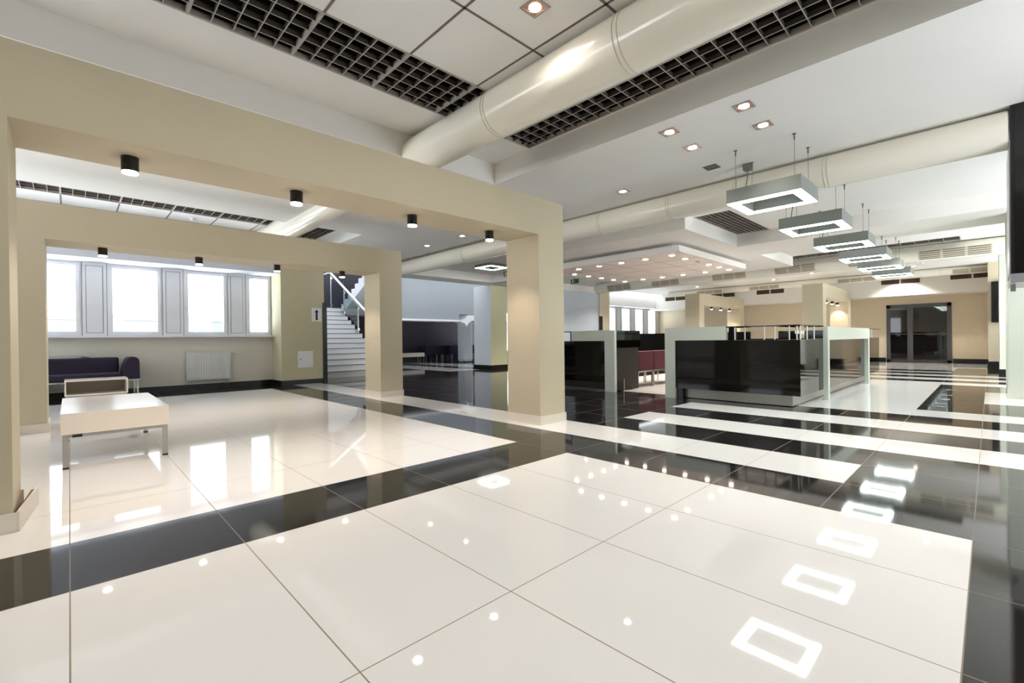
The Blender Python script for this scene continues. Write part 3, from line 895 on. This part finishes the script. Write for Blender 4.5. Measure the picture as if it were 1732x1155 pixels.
o = Vector((8.6, 6.5, 0))
bar2 = thing('bar_counter', 'black bar counter with white frame left of the bar entrance', 'bar counter', o, 'counters of the square bar')
bx2 = 8.08
m = MB(o); m.box(bx2 + .02, 9.0, 5.40, 8.5, .03, .87); m.box(bx2 + .02, bx2 + .3, 5.62, 8.5, .87, 1.05); m.build('carcass', MT['bar_inner'], bar2)
m = MB(o); m.box(bx2, bx2 + .02, 5.59, 8.5, .185, 1.055); m.build('front_panel', MT['bar_black'], bar2)
m = MB(o); m.box(bx2 + .06, bx2 + .08, 5.6, 6.45, .01, .185); m.box(bx2 + .06, bx2 + .08, 6.47, 8.45, .01, .185); m.build('plinth', MT['steel'], bar2)
m = MB(o); m.box(bx2 - .02, bx2 + .06, 5.35, 5.59, 0, 1.055); m.box(bx2 - .02, bx2 + .06, 5.35, 6.47, 1.055, 1.275); m.build('front_frame', MT['bar_white'], bar2)
m = MB(o); m.box(bx2 + .07, 9.0, 5.36, 5.40, .02, .905); m.build('end_panel', MT['bar_inner'], bar2)
m = MB(o); m.box(bx2 + .3, 9.06, 5.405, 8.5, .87, .905); m.build('worktop', MT['black_metal'], bar2)
m = MB(o); m.box(bx2, bx2 + .35, 6.47, 8.5, 1.255, 1.275); m.build('glass_shelf', MT['bar_black'], bar2)
m = MB(o); m.box(bx2 + .07, 9.1, 5.37, 5.43, .905, 1.268); m.build('side_screen', MT['bar_black'], bar2)
for py_ in (6.52, 6.78, 7.6, 8.4):
    m = MB(o); m.box(bx2 + .04, bx2 + .07, py_, py_ + .03, 1.055, 1.255); m.build('shelf_post', MT['black_metal'], bar2)
m = MB(o); m.cyl((8.36, 5.37 - .05, .0), (8.36, 5.32, .26), .012, 10); m.build('bumper_post', MT['chrome'], bar2)

o = Vector((14.8, 5.6, 0))
bar3 = thing('back_bar', 'long black back bar on the far side of the bar', 'bar counter', o, 'counters of the square bar')
m = MB(o); m.box(14.6, 15.15, 2.55, 9.2, .02, 1.05); m.build('carcass', MT['bar_black'], bar3)
for (a, c) in ((7.2, 9.2), (5.1, 5.72), (3.78, 4.2), (2.6, 3.55)):
    m = MB(o); m.box(14.62, 15.1, a, c, 1.05, 1.26); m.build('upstand', MT['bar_black'], bar3)
m = MB(o)
for (a, c) in ((3.55, 3.78),): m.box(14.62, 15.1, a, c, 1.18, 1.26)
m.build('white_shelf', MT['bar_white'], bar3)

# maroon seats with their backs to the bar entrance
def seat(label, x0):
    o = Vector((x0 + .345, 5.75, 0))
    t = thing('lounge_seat', label, 'seat', o, 'maroon seats inside the bar')
    m = MB(o); m.bbox(x0 + .006, x0 + .684, 5.41, 5.56, .365, .81, .02); m.build('backrest', MT['maroon'], t)
    m = MB(o); m.bbox(x0 + .006, x0 + .684, 5.56, 6.1, .365, .47, .03); m.build('seat', MT['maroon'], t)
    for a in (x0 + .03, x0 + .655):
        for c in (5.44, 6.05):
            m = MB(o); m.box(a - .016, a + .016, c - .016, c + .016, 0, .345); m.build('leg', MT['chrome'], t)
    m = rect_ring(MB(o), x0 + .014, x0 + .671, 5.424, 6.066, .032, .335, .366); m.build('seat_frame', MT['chrome'], t)
seat('maroon leather seat in the bar entrance, next to the brown end panel', 9.08)
seat('second maroon seat from the brown end panel, half behind the white frame', 9.77)
seat('third maroon seat of the row, hidden behind the bar frame', 10.46)

# ------------------------------------------------------------------ lounge by the windows
def coffee_table(label, x0, x1, y0, y1, z0, z1, opens):
    o = Vector(((x0 + x1) / 2, (y0 + y1) / 2, 0))
    t = thing('coffee_table', label, 'coffee table', o, 'white coffee tables')
    b_ = .022
    m = MB(o)
    m.box(x0, x1, y0, y1, z1 - b_, z1); m.box(x0, x1, y0, y1, z0, z0 + b_)
    m.box(x0, x0 + b_, y0, y1, z0 + b_, z1 - b_); m.box(x1 - b_, x1, y0, y1, z0 + b_, z1 - b_)
    if not opens: m.box(x0 + b_, x1 - b_, y0, y0 + b_, z0 + b_, z1 - b_)
    m.build('box_top', MT['table'], t)
    m = MB(o); m.box(x0 + b_, x1 - b_, y1 - .1, y1 - .08, z0 + b_, z1 - b_); m.build('inner_back', MT['table_in'], t)
    for a in (x0 + .03, x1 - .03):
        for c in (y0 + .03, y1 - .03):
            m = MB(o); m.box(a - .02, a + .02, c - .02, c + .02, .015, z0)
            lg = m.build('leg', MT['chrome'] if c > y0 + .1 else MT['steel'], t)
            q = MB(o); q.box(a - .021, a + .021, c - .021, c + .021, 0, .015); q.build('foot_cap', MT['rubber'], lg)
    m = rect_ring(MB(o), x0 + .012, x1 - .012, y0 + .012, y1 - .012, .03, z0 - .03, z0); m.build('leg_frame', MT['chrome'], t)
    return t
tb = coffee_table('white coffee table on steel legs, nearest the black floor band', -.065, .705, 5.66, 7.35, .305, .492, False)
m = MB(Vector((.32, 6.505, 0))); m.box(.01, .075, 5.648, 5.656, .278, .296); m.build('maker_plate', MT['rubber'], tb)
coffee_table('low white coffee table with open shelf, in front of the sofa', -.07, .77, 11.0, 11.55, .215, .485, True)

def sofa(label, x0, x1, y0, y1, arm=True):
    o = Vector(((x0 + x1) / 2, (y0 + y1) / 2, 0))
    t = thing('sofa', label, 'sofa', o)
    xa = x1 - .3 if arm else x1
    n = 2
    for k in range(n):
        a = x0 + (xa - x0) * k / n; c = x0 + (xa - x0) * (k + 1) / n
        m = MB(o); m.bbox(a + .003, c - .003, y0, y1 - .2, .38, .52, .03); m.build('seat_cushion', MT['purple'], t)
        m = MB(o); m.bbox(a + .003, c - .003, y1 - .22, y1, .38, .83, .04); m.build('backrest', MT['purple'], t)
    if arm:
        m = MB(o)
        m.prism([(x1 - .3, .38), (x1, .38), (x1 - .004, .74), (x1 - .02, .80), (x1 - .07, .835), (x1 - .16, .83), (x1 - .2, .79), (x1 - .24, .68)], 'y', y0, y1)
        m.build('armrest', MT['purple'], t)
    m = rect_ring(MB(o), x0, x1, y0 + .01, y1 - .01, .035, .35, .38); m.build('base_frame', MT['chrome'], t)
    for a in (x0 + .05, (x0 + x1) / 2, x1 - .04):
        for c in (y0 + .03, y1 - .06):
            m = MB(o); m.box(a - .017, a + .017, c - .017, c + .017, 0, .35); m.build('leg', MT['chrome'], t)
    return t
sofa('dark purple sofa with one armrest under the windows', -2.2, 1.06, 12.35, 13.1)

def radiator(label, x0, x1):
    o = Vector(((x0 + x1) / 2, 13.2, 0))
    t = thing('radiator', label, 'radiator', o, 'white panel radiators under the windows')
    m = MB(o); m.box(x0, x1, 13.19, 13.26, .22, .87)
    n = int((x1 - x0) / .05)
    for k in range(n):
        a = x0 + (x1 - x0) * (k + .5) / n
        m.prism([(a - .019, 13.19), (a - .011, 13.178), (a + .011, 13.178), (a + .019, 13.19)], 'z', .26, .83)
    m.build('panel', MT['radiator'], t)
    m = MB(o); m.box(x0 - .004, x1 + .004, 13.172, 13.268, .87, .888)
    for k in range(n * 2):
        a = x0 + (x1 - x0) * (k + .5) / (n * 2); m.box(a - .006, a + .006, 13.185, 13.255, .888, .892)
    m.build('top_grille', MT['radiator'], t)
    m = MB(o); m.cyl((x1, 13.22, .86), (x1 + .05, 13.22, .86), .014, 12); m.cyl((x1 + .04, 13.22, .86), (x1 + .12, 13.22, .86), .024, 16)
    m.build('thermostat_valve', MT['radiator'], t)
    m = MB(o); m.cyl((x1 - .06, 13.22, .12), (x1 - .06, 13.22, .22), .012, 8); m.cyl((x1 - .12, 13.22, .12), (x1 - .12, 13.22, .22), .012, 8)
    m.cyl((x1 - .06, 13.22, .12), (x1 - .06, 13.295, .12), .012, 8); m.cyl((x1 - .12, 13.22, .12), (x1 - .12, 13.295, .12), .012, 8)
    m.build('pipe_connection', MT['chrome'], t)
    return t
radiator('white panel radiator on the wall between sofa and pier', 1.99, 2.91)
radiator('white radiator behind the purple sofa, only its top showing', -.75, .17)

# ------------------------------------------------------------------ pier fittings
o = Vector((4.8, Y_PIER, 1.83))
t = thing('direction_sign', 'white paper sign with a black arrow pointing up', 'sign', o)
m = MB(o); m.box(4.665, 4.928, Y_PIER - .006, Y_PIER, 1.655, 2.015); m.build('card', MT['sign_white'], t)
m = MB(o); m.prism([(4.77, 1.69), (4.825, 1.69), (4.825, 1.9), (4.855, 1.9), (4.797, 1.975), (4.74, 1.9), (4.77, 1.9)], 'y', Y_PIER - .008, Y_PIER - .006)
m.build('arrow', MT['sign_black'], t)
o = Vector((4.5, Y_PIER, .65))
t = thing('access_panel', 'small white metal access door low on the pier', 'access panel', o)
m = rect_ring(MB(), 0, 0, 0, 0, 0, 0, 0) if False else MB(o)
m.box(4.30, 4.69, Y_PIER - .012, Y_PIER, .43, .87); m.build('frame', MT['radiator'], t)
m = MB(o); m.box(4.325, 4.665, Y_PIER - .02, Y_PIER - .012, .455, .845); m.build('door', MT['radiator'], t)
m = MB(o); m.cyl((4.36, Y_PIER - .02, .65), (4.36, Y_PIER - .03, .65), .014, 12); m.build('lock', MT['black_metal'], t)
m = MB((5.0, Y_PIER, 0)); m.box(4.955, 5.06, Y_PIER - .035, Y_PIER, 0, 2.17)
tag(m.build('corner_board', MT['black_skirt']), 'tall black board on the pier edge beside the stairs', 'board')

# ------------------------------------------------------------------ stairs
SH, SD, SX0, SX1, SY = .175, .31, 5.6, 7.85, 14.0
o = Vector((6.9, 15, 0))
st = thing('staircase', 'pale stone staircase with steel railing behind the pier', 'stairs', o)
m = MB(o); nz = MB(o)
for k in range(14):
    y = SY + k * SD
    m.box(SX0, SX1, y, SY + 14 * SD, k * SH, (k + 1) * SH)
    nz.box(SX0, SX1 + .002, y - .012, y + .03, (k + 1) * SH - .004, (k + 1) * SH + .012)
m.box(SX0, 9.8, SY + 14 * SD, 20.5, 2.25, 2.45)
m.build('lower_flight', MT['stair'], st); nz.build('step_nosings', MT['nosing'], st)
m = MB(o)
prof = []
for k in range(8):
    y = 18.2 - k * SD
    prof += [(y, 2.45 + k * SH), (y, 2.45 + (k + 1) * SH)]
ylast = 18.2 - 8 * SD
prof += [(ylast, 2.45 + 8 * SH), (ylast, 2.45 + 8 * SH - .42), (18.2, 2.2)]
m.prism(prof, 'x', 7.95, 9.2); m.build('upper_flight', MT['stringer'], st)
m = MB(o)
def zrail(y): return 2.45 + (y - 18.34) * SH / SD + 1.2
m.cyl((7.8, 14.2, zrail(14.2)), (7.8, 18.9, zrail(18.9)), .045, 12); m.cyl((7.8, 18.9, zrail(18.9)), (7.8, 20.3, zrail(18.9)), .03, 12)
m.build('handrail', MT['stringer'], st)
for y, hh in ((18.85, 1.15), (17.6, 1.2), (16.4, 1.2), (15.2, 1.2)):
    zb = min(2.45, (int((y - SY) / SD) + 1) * SH)
    m = MB(o); m.cyl((7.8, y, zb), (7.8, y, zrail(y)), .03, 12)
    m.box(7.76, 7.84, y - .05, y + .05, zb + .12, zb + .2); m.box(7.76, 7.84, y - .05, y + .05, zrail(y) - .25, zrail(y) - .17)
    m.build('baluster', MT['chrome'], st)
m = MB(o); m.box(7.795, 7.805, 17.66, 18.79, 2.5, 3.5); m.build('glass_infill', MT['rail_glass'], st)
m = MB(o); m.prism([(16.46, 1.65), (17.54, 2.3), (17.54, 3.1), (16.46, 2.45)], 'x', 7.795, 7.805); m.build('glass_infill', MT['rail_glass'], st)

# stair hall mezzanine, ramp side, round column
o = Vector((11, 16.7, 0))
mz = MB(); mz.box(8.9, 12.62, 16.5, 16.75, 2.02, 4.4); mz.box(12.62, 15.0, 16.5, 16.75, 2.28, 4.4)
t = mz.build('wall_mezzanine', MT['mezz']); t['kind'] = 'structure'
m = MB(); m.box(8.9, 12.6, 16.46, 17.2, 1.94, 2.02); tt = m.build('trim_%d' % tn, MT['stringer'], t); tn += 1
m = MB(); m.prism([(12.6, 1.94), (12.9, 2.06), (13.05, 2.23), (13.6, 2.27), (14.2, 2.27), (14.2, 2.0), (13.3, 2.0), (13.1, 1.86), (13.0, 1.72), (12.9, 1.86)], 'y', 16.46, 16.9)
tag(m.build('ramp_edge', MT['stringer']), 'white sloping parapet end in the stair hall beside the grey column', 'parapet')
o = Vector((14.6, 18.7, 0))
m = MB(o); m.bbox(14.35, 14.95, 18.4, 19.0, 0, 3.2, .15)
tag(m.build('hall_column', MT['column_grey']), 'light grey column standing in the stair hall before the dark wall', 'column')

o = Vector((12, 13.65, 0))
t = thing('column', 'broad column, grey-blue left face and yellow right face, black base', 'column', o)
m = MB(o); m.box(11.56, 12.38, 13.15, 14.15, .1, 3.2); m.build('shaft', MT['column'], t)
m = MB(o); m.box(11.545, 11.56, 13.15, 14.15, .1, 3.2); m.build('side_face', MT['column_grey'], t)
m = MB(o); m.box(11.53, 12.41, 13.12, 14.18, 0, .14); m.build('base', MT['black_skirt'], t)

# hall seating
def hall_bench(label, x0, x1, y0, y1, zb, zt, mt_, legs=2):
    o = Vector(((x0 + x1) / 2, (y0 + y1) / 2, 0))
    t = thing('hall_bench', label, 'bench', o, 'benches in the stair hall')
    m = MB(o); m.bbox(x0, x1, y0, y1, zb, zt, .02); m.build('seat', mt_, t)
    for k in range(legs):
        a = x0 + .05 + (x1 - x0 - .1) * k / (legs - 1)
        for c in (y0 + .04, y1 - .04):
            m = MB(o); m.box(a - .02, a + .02, c - .02, c + .02, 0, zb); m.build('leg', MT['chrome'], t)
hall_bench('white hall bench left of the dark seats in the stair hall', 11.2, 12.6, 19.3, 19.9, .33, .52, MT['table'])
hall_bench('dark purple hall seat, longer one before the slate wall', 12.9, 14.3, 19.7, 20.3, .38, .85, MT['purple'], 3)
hall_bench('dark hall seat next to the grey column', 14.3, 15.0, 19.5, 20.3, .38, .85, MT['purple'])
hall_bench('dark seat behind the grey hall column, right side', 15.4, 16.5, 19.6, 20.3, .38, .85, MT['purple'])

# small dark screen on the far pier
m = MB((17.7, 12.44, 1.8)); m.box(17.6, 17.8, Y_PIER - .12, Y_PIER - .08, 1.5, 2.14)
tag(m.build('wall_screen', MT['screen']), 'narrow dark screen on the beige pier left of the far windows', 'screen')

# ------------------------------------------------------------------ end wall vents
def vent(label, y0, y1, z0, z1):
    o = Vector((23.6, (y0 + y1) / 2, z0))
    t = thing('air_vent', label, 'vent', o, 'brown vents on the end bulkhead')
    ym = (y0 + y1) / 2
    for a, c in ((y0, ym - .025), (ym + .025, y1)):
        m = MB(o); m.box(23.585, 23.6, a, c, z0, z1); gp = m.build('grille', MT['vent'], t)
        q = MB(o)
        n = 14
        for k in range(1, n): q.box(23.58, 23.585, a + (c - a) * k / n - .005, a + (c - a) * k / n + .005, z0, z1)
        q.build('slats', MT['bar_inner'], gp)
vent('dark vent pair at the right end of the end bulkhead', -.15, 1.01, 3.14, 3.30)
vent('dark vent pair above the door, behind the last pendant', 1.86, 3.03, 3.13, 3.30)
vent('dark vent pair between the two far portals', 6.53, 7.69, 3.11, 3.305)
vent('dark vent pair partly hidden behind the yellowish far portal', 8.7, 9.86, 3.11, 3.29)
vent('dark vent pair nearest the distant windows', 11.2, 12.34, 3.12, 3.31)

# ------------------------------------------------------------------ screens on the right
o = Vector((7.5, -.6, Z_LOW))
t = thing('hanging_display', 'tall black display hanging from the ceiling at right edge', 'display', o)
m = MB(o); m.box(7.02, 8.0, -1.25, -.155, 1.68, Z_LOW); m.build('cabinet', MT['black_metal'], t)
m = MB(o); m.box(7.0, 7.02, -1.22, -.185, 1.72, Z_LOW - .02); m.build('screen', MT['screen'], t)
m = MB(o); m.box(7.05, 7.95, -.155, -.145, 1.72, 3.1); m.build('side_trim', MT['silver'], t)
m = MB(o); m.prism([(7.0, 1.72), (7.02, 1.63), (7.9, 1.63), (8.0, 1.68), (7.04, 1.72)], 'y', -1.25, -.15); m.build('bottom_bezel', MT['silver'], t)
m = MB(o); m.box(7.5, 7.55, -.2, -.16, 1.57, 1.64); m.build('bracket', MT['silver'], t)
o = Vector((21.6, -.13, 2.1))
t = thing('wall_screen', 'black upright screen on the far pillar right of the door', 'screen', o)
m = MB(o); m.bbox(21.55, 21.66, -.8, -.03, 1.48, 2.81, .02); m.build('cabinet', MT['black_metal'], t)
m = MB(o); m.box(21.545, 21.55, -.77, -.06, 1.53, 2.77); m.build('screen', MT['screen'], t)
m = MB(o); m.box(21.66, 21.7, -.5, -.3, 2.0, 2.3); m.build('mount', MT['wire'], t)

# ------------------------------------------------------------------ floor lettering
txt = 'ITALY'
pos = [9.62, 10.06, 10.72, 11.55, 12.66]
for ch, px_ in zip(txt, pos):
    cu = bpy.data.curves.new('letter', 'FONT'); cu.body = ch; cu.size = .2; cu.extrude = .0015
    ob = bpy.data.objects.new('tmp', cu); COL.objects.link(ob)
    dg = bpy.context.evaluated_depsgraph_get(); dg.update()
    me = bpy.data.meshes.new_from_object(ob.evaluated_get(dg))
    bpy.data.objects.remove(ob)
    xs_ = [v.co.x for v in me.vertices]; cx = (min(xs_) + max(xs_)) / 2
    for v in me.vertices: v.co.x = (v.co.x - cx) * 1.2
    me.materials.clear(); me.materials.append(MT['letter'])
    lo = bpy.data.objects.new('floor_letter', me); COL.objects.link(lo)
    lo.location = (px_, .48, .0018)
    tag(lo, 'white letter %s set in the black floor strip beside the aisle' % ch, 'letter', 'letters of the floor inscription')

# ------------------------------------------------------------------ outside
o = Vector((8, 31, -3))
t = thing('building', 'pale low building across the street outside the windows', 'building', o)
m = MB(o); m.box(-30, 60, 31, 40, -3, 2.75); m.build('wall', MT['facade'], t)
m = MB(o)
for k in range(30): m.box(-28 + 3 * k, -26.6 + 3 * k, 30.95, 31.0, .6, 2.3)
m.build('window', MT['facade_glass'], t)
o = Vector((11, 27, -3))
t = thing('building', 'taller glazed building outside the right window of the lounge', 'building', o)
m = MB(o); m.box(7.0, 9.0, 26, 28, -3, 14); m.build('wall', MT['facade'], t)
m = MB(o)
for k in range(12): m.box(6.96, 7.0, 26.05, 27.95, -2 + 1.1 * k, -1.2 + 1.1 * k); m.box(7.1, 8.9, 25.96, 26.0, -2 + 1.1 * k, -1.2 + 1.1 * k)
m.build('glazing', MT['facade_glass'], t)
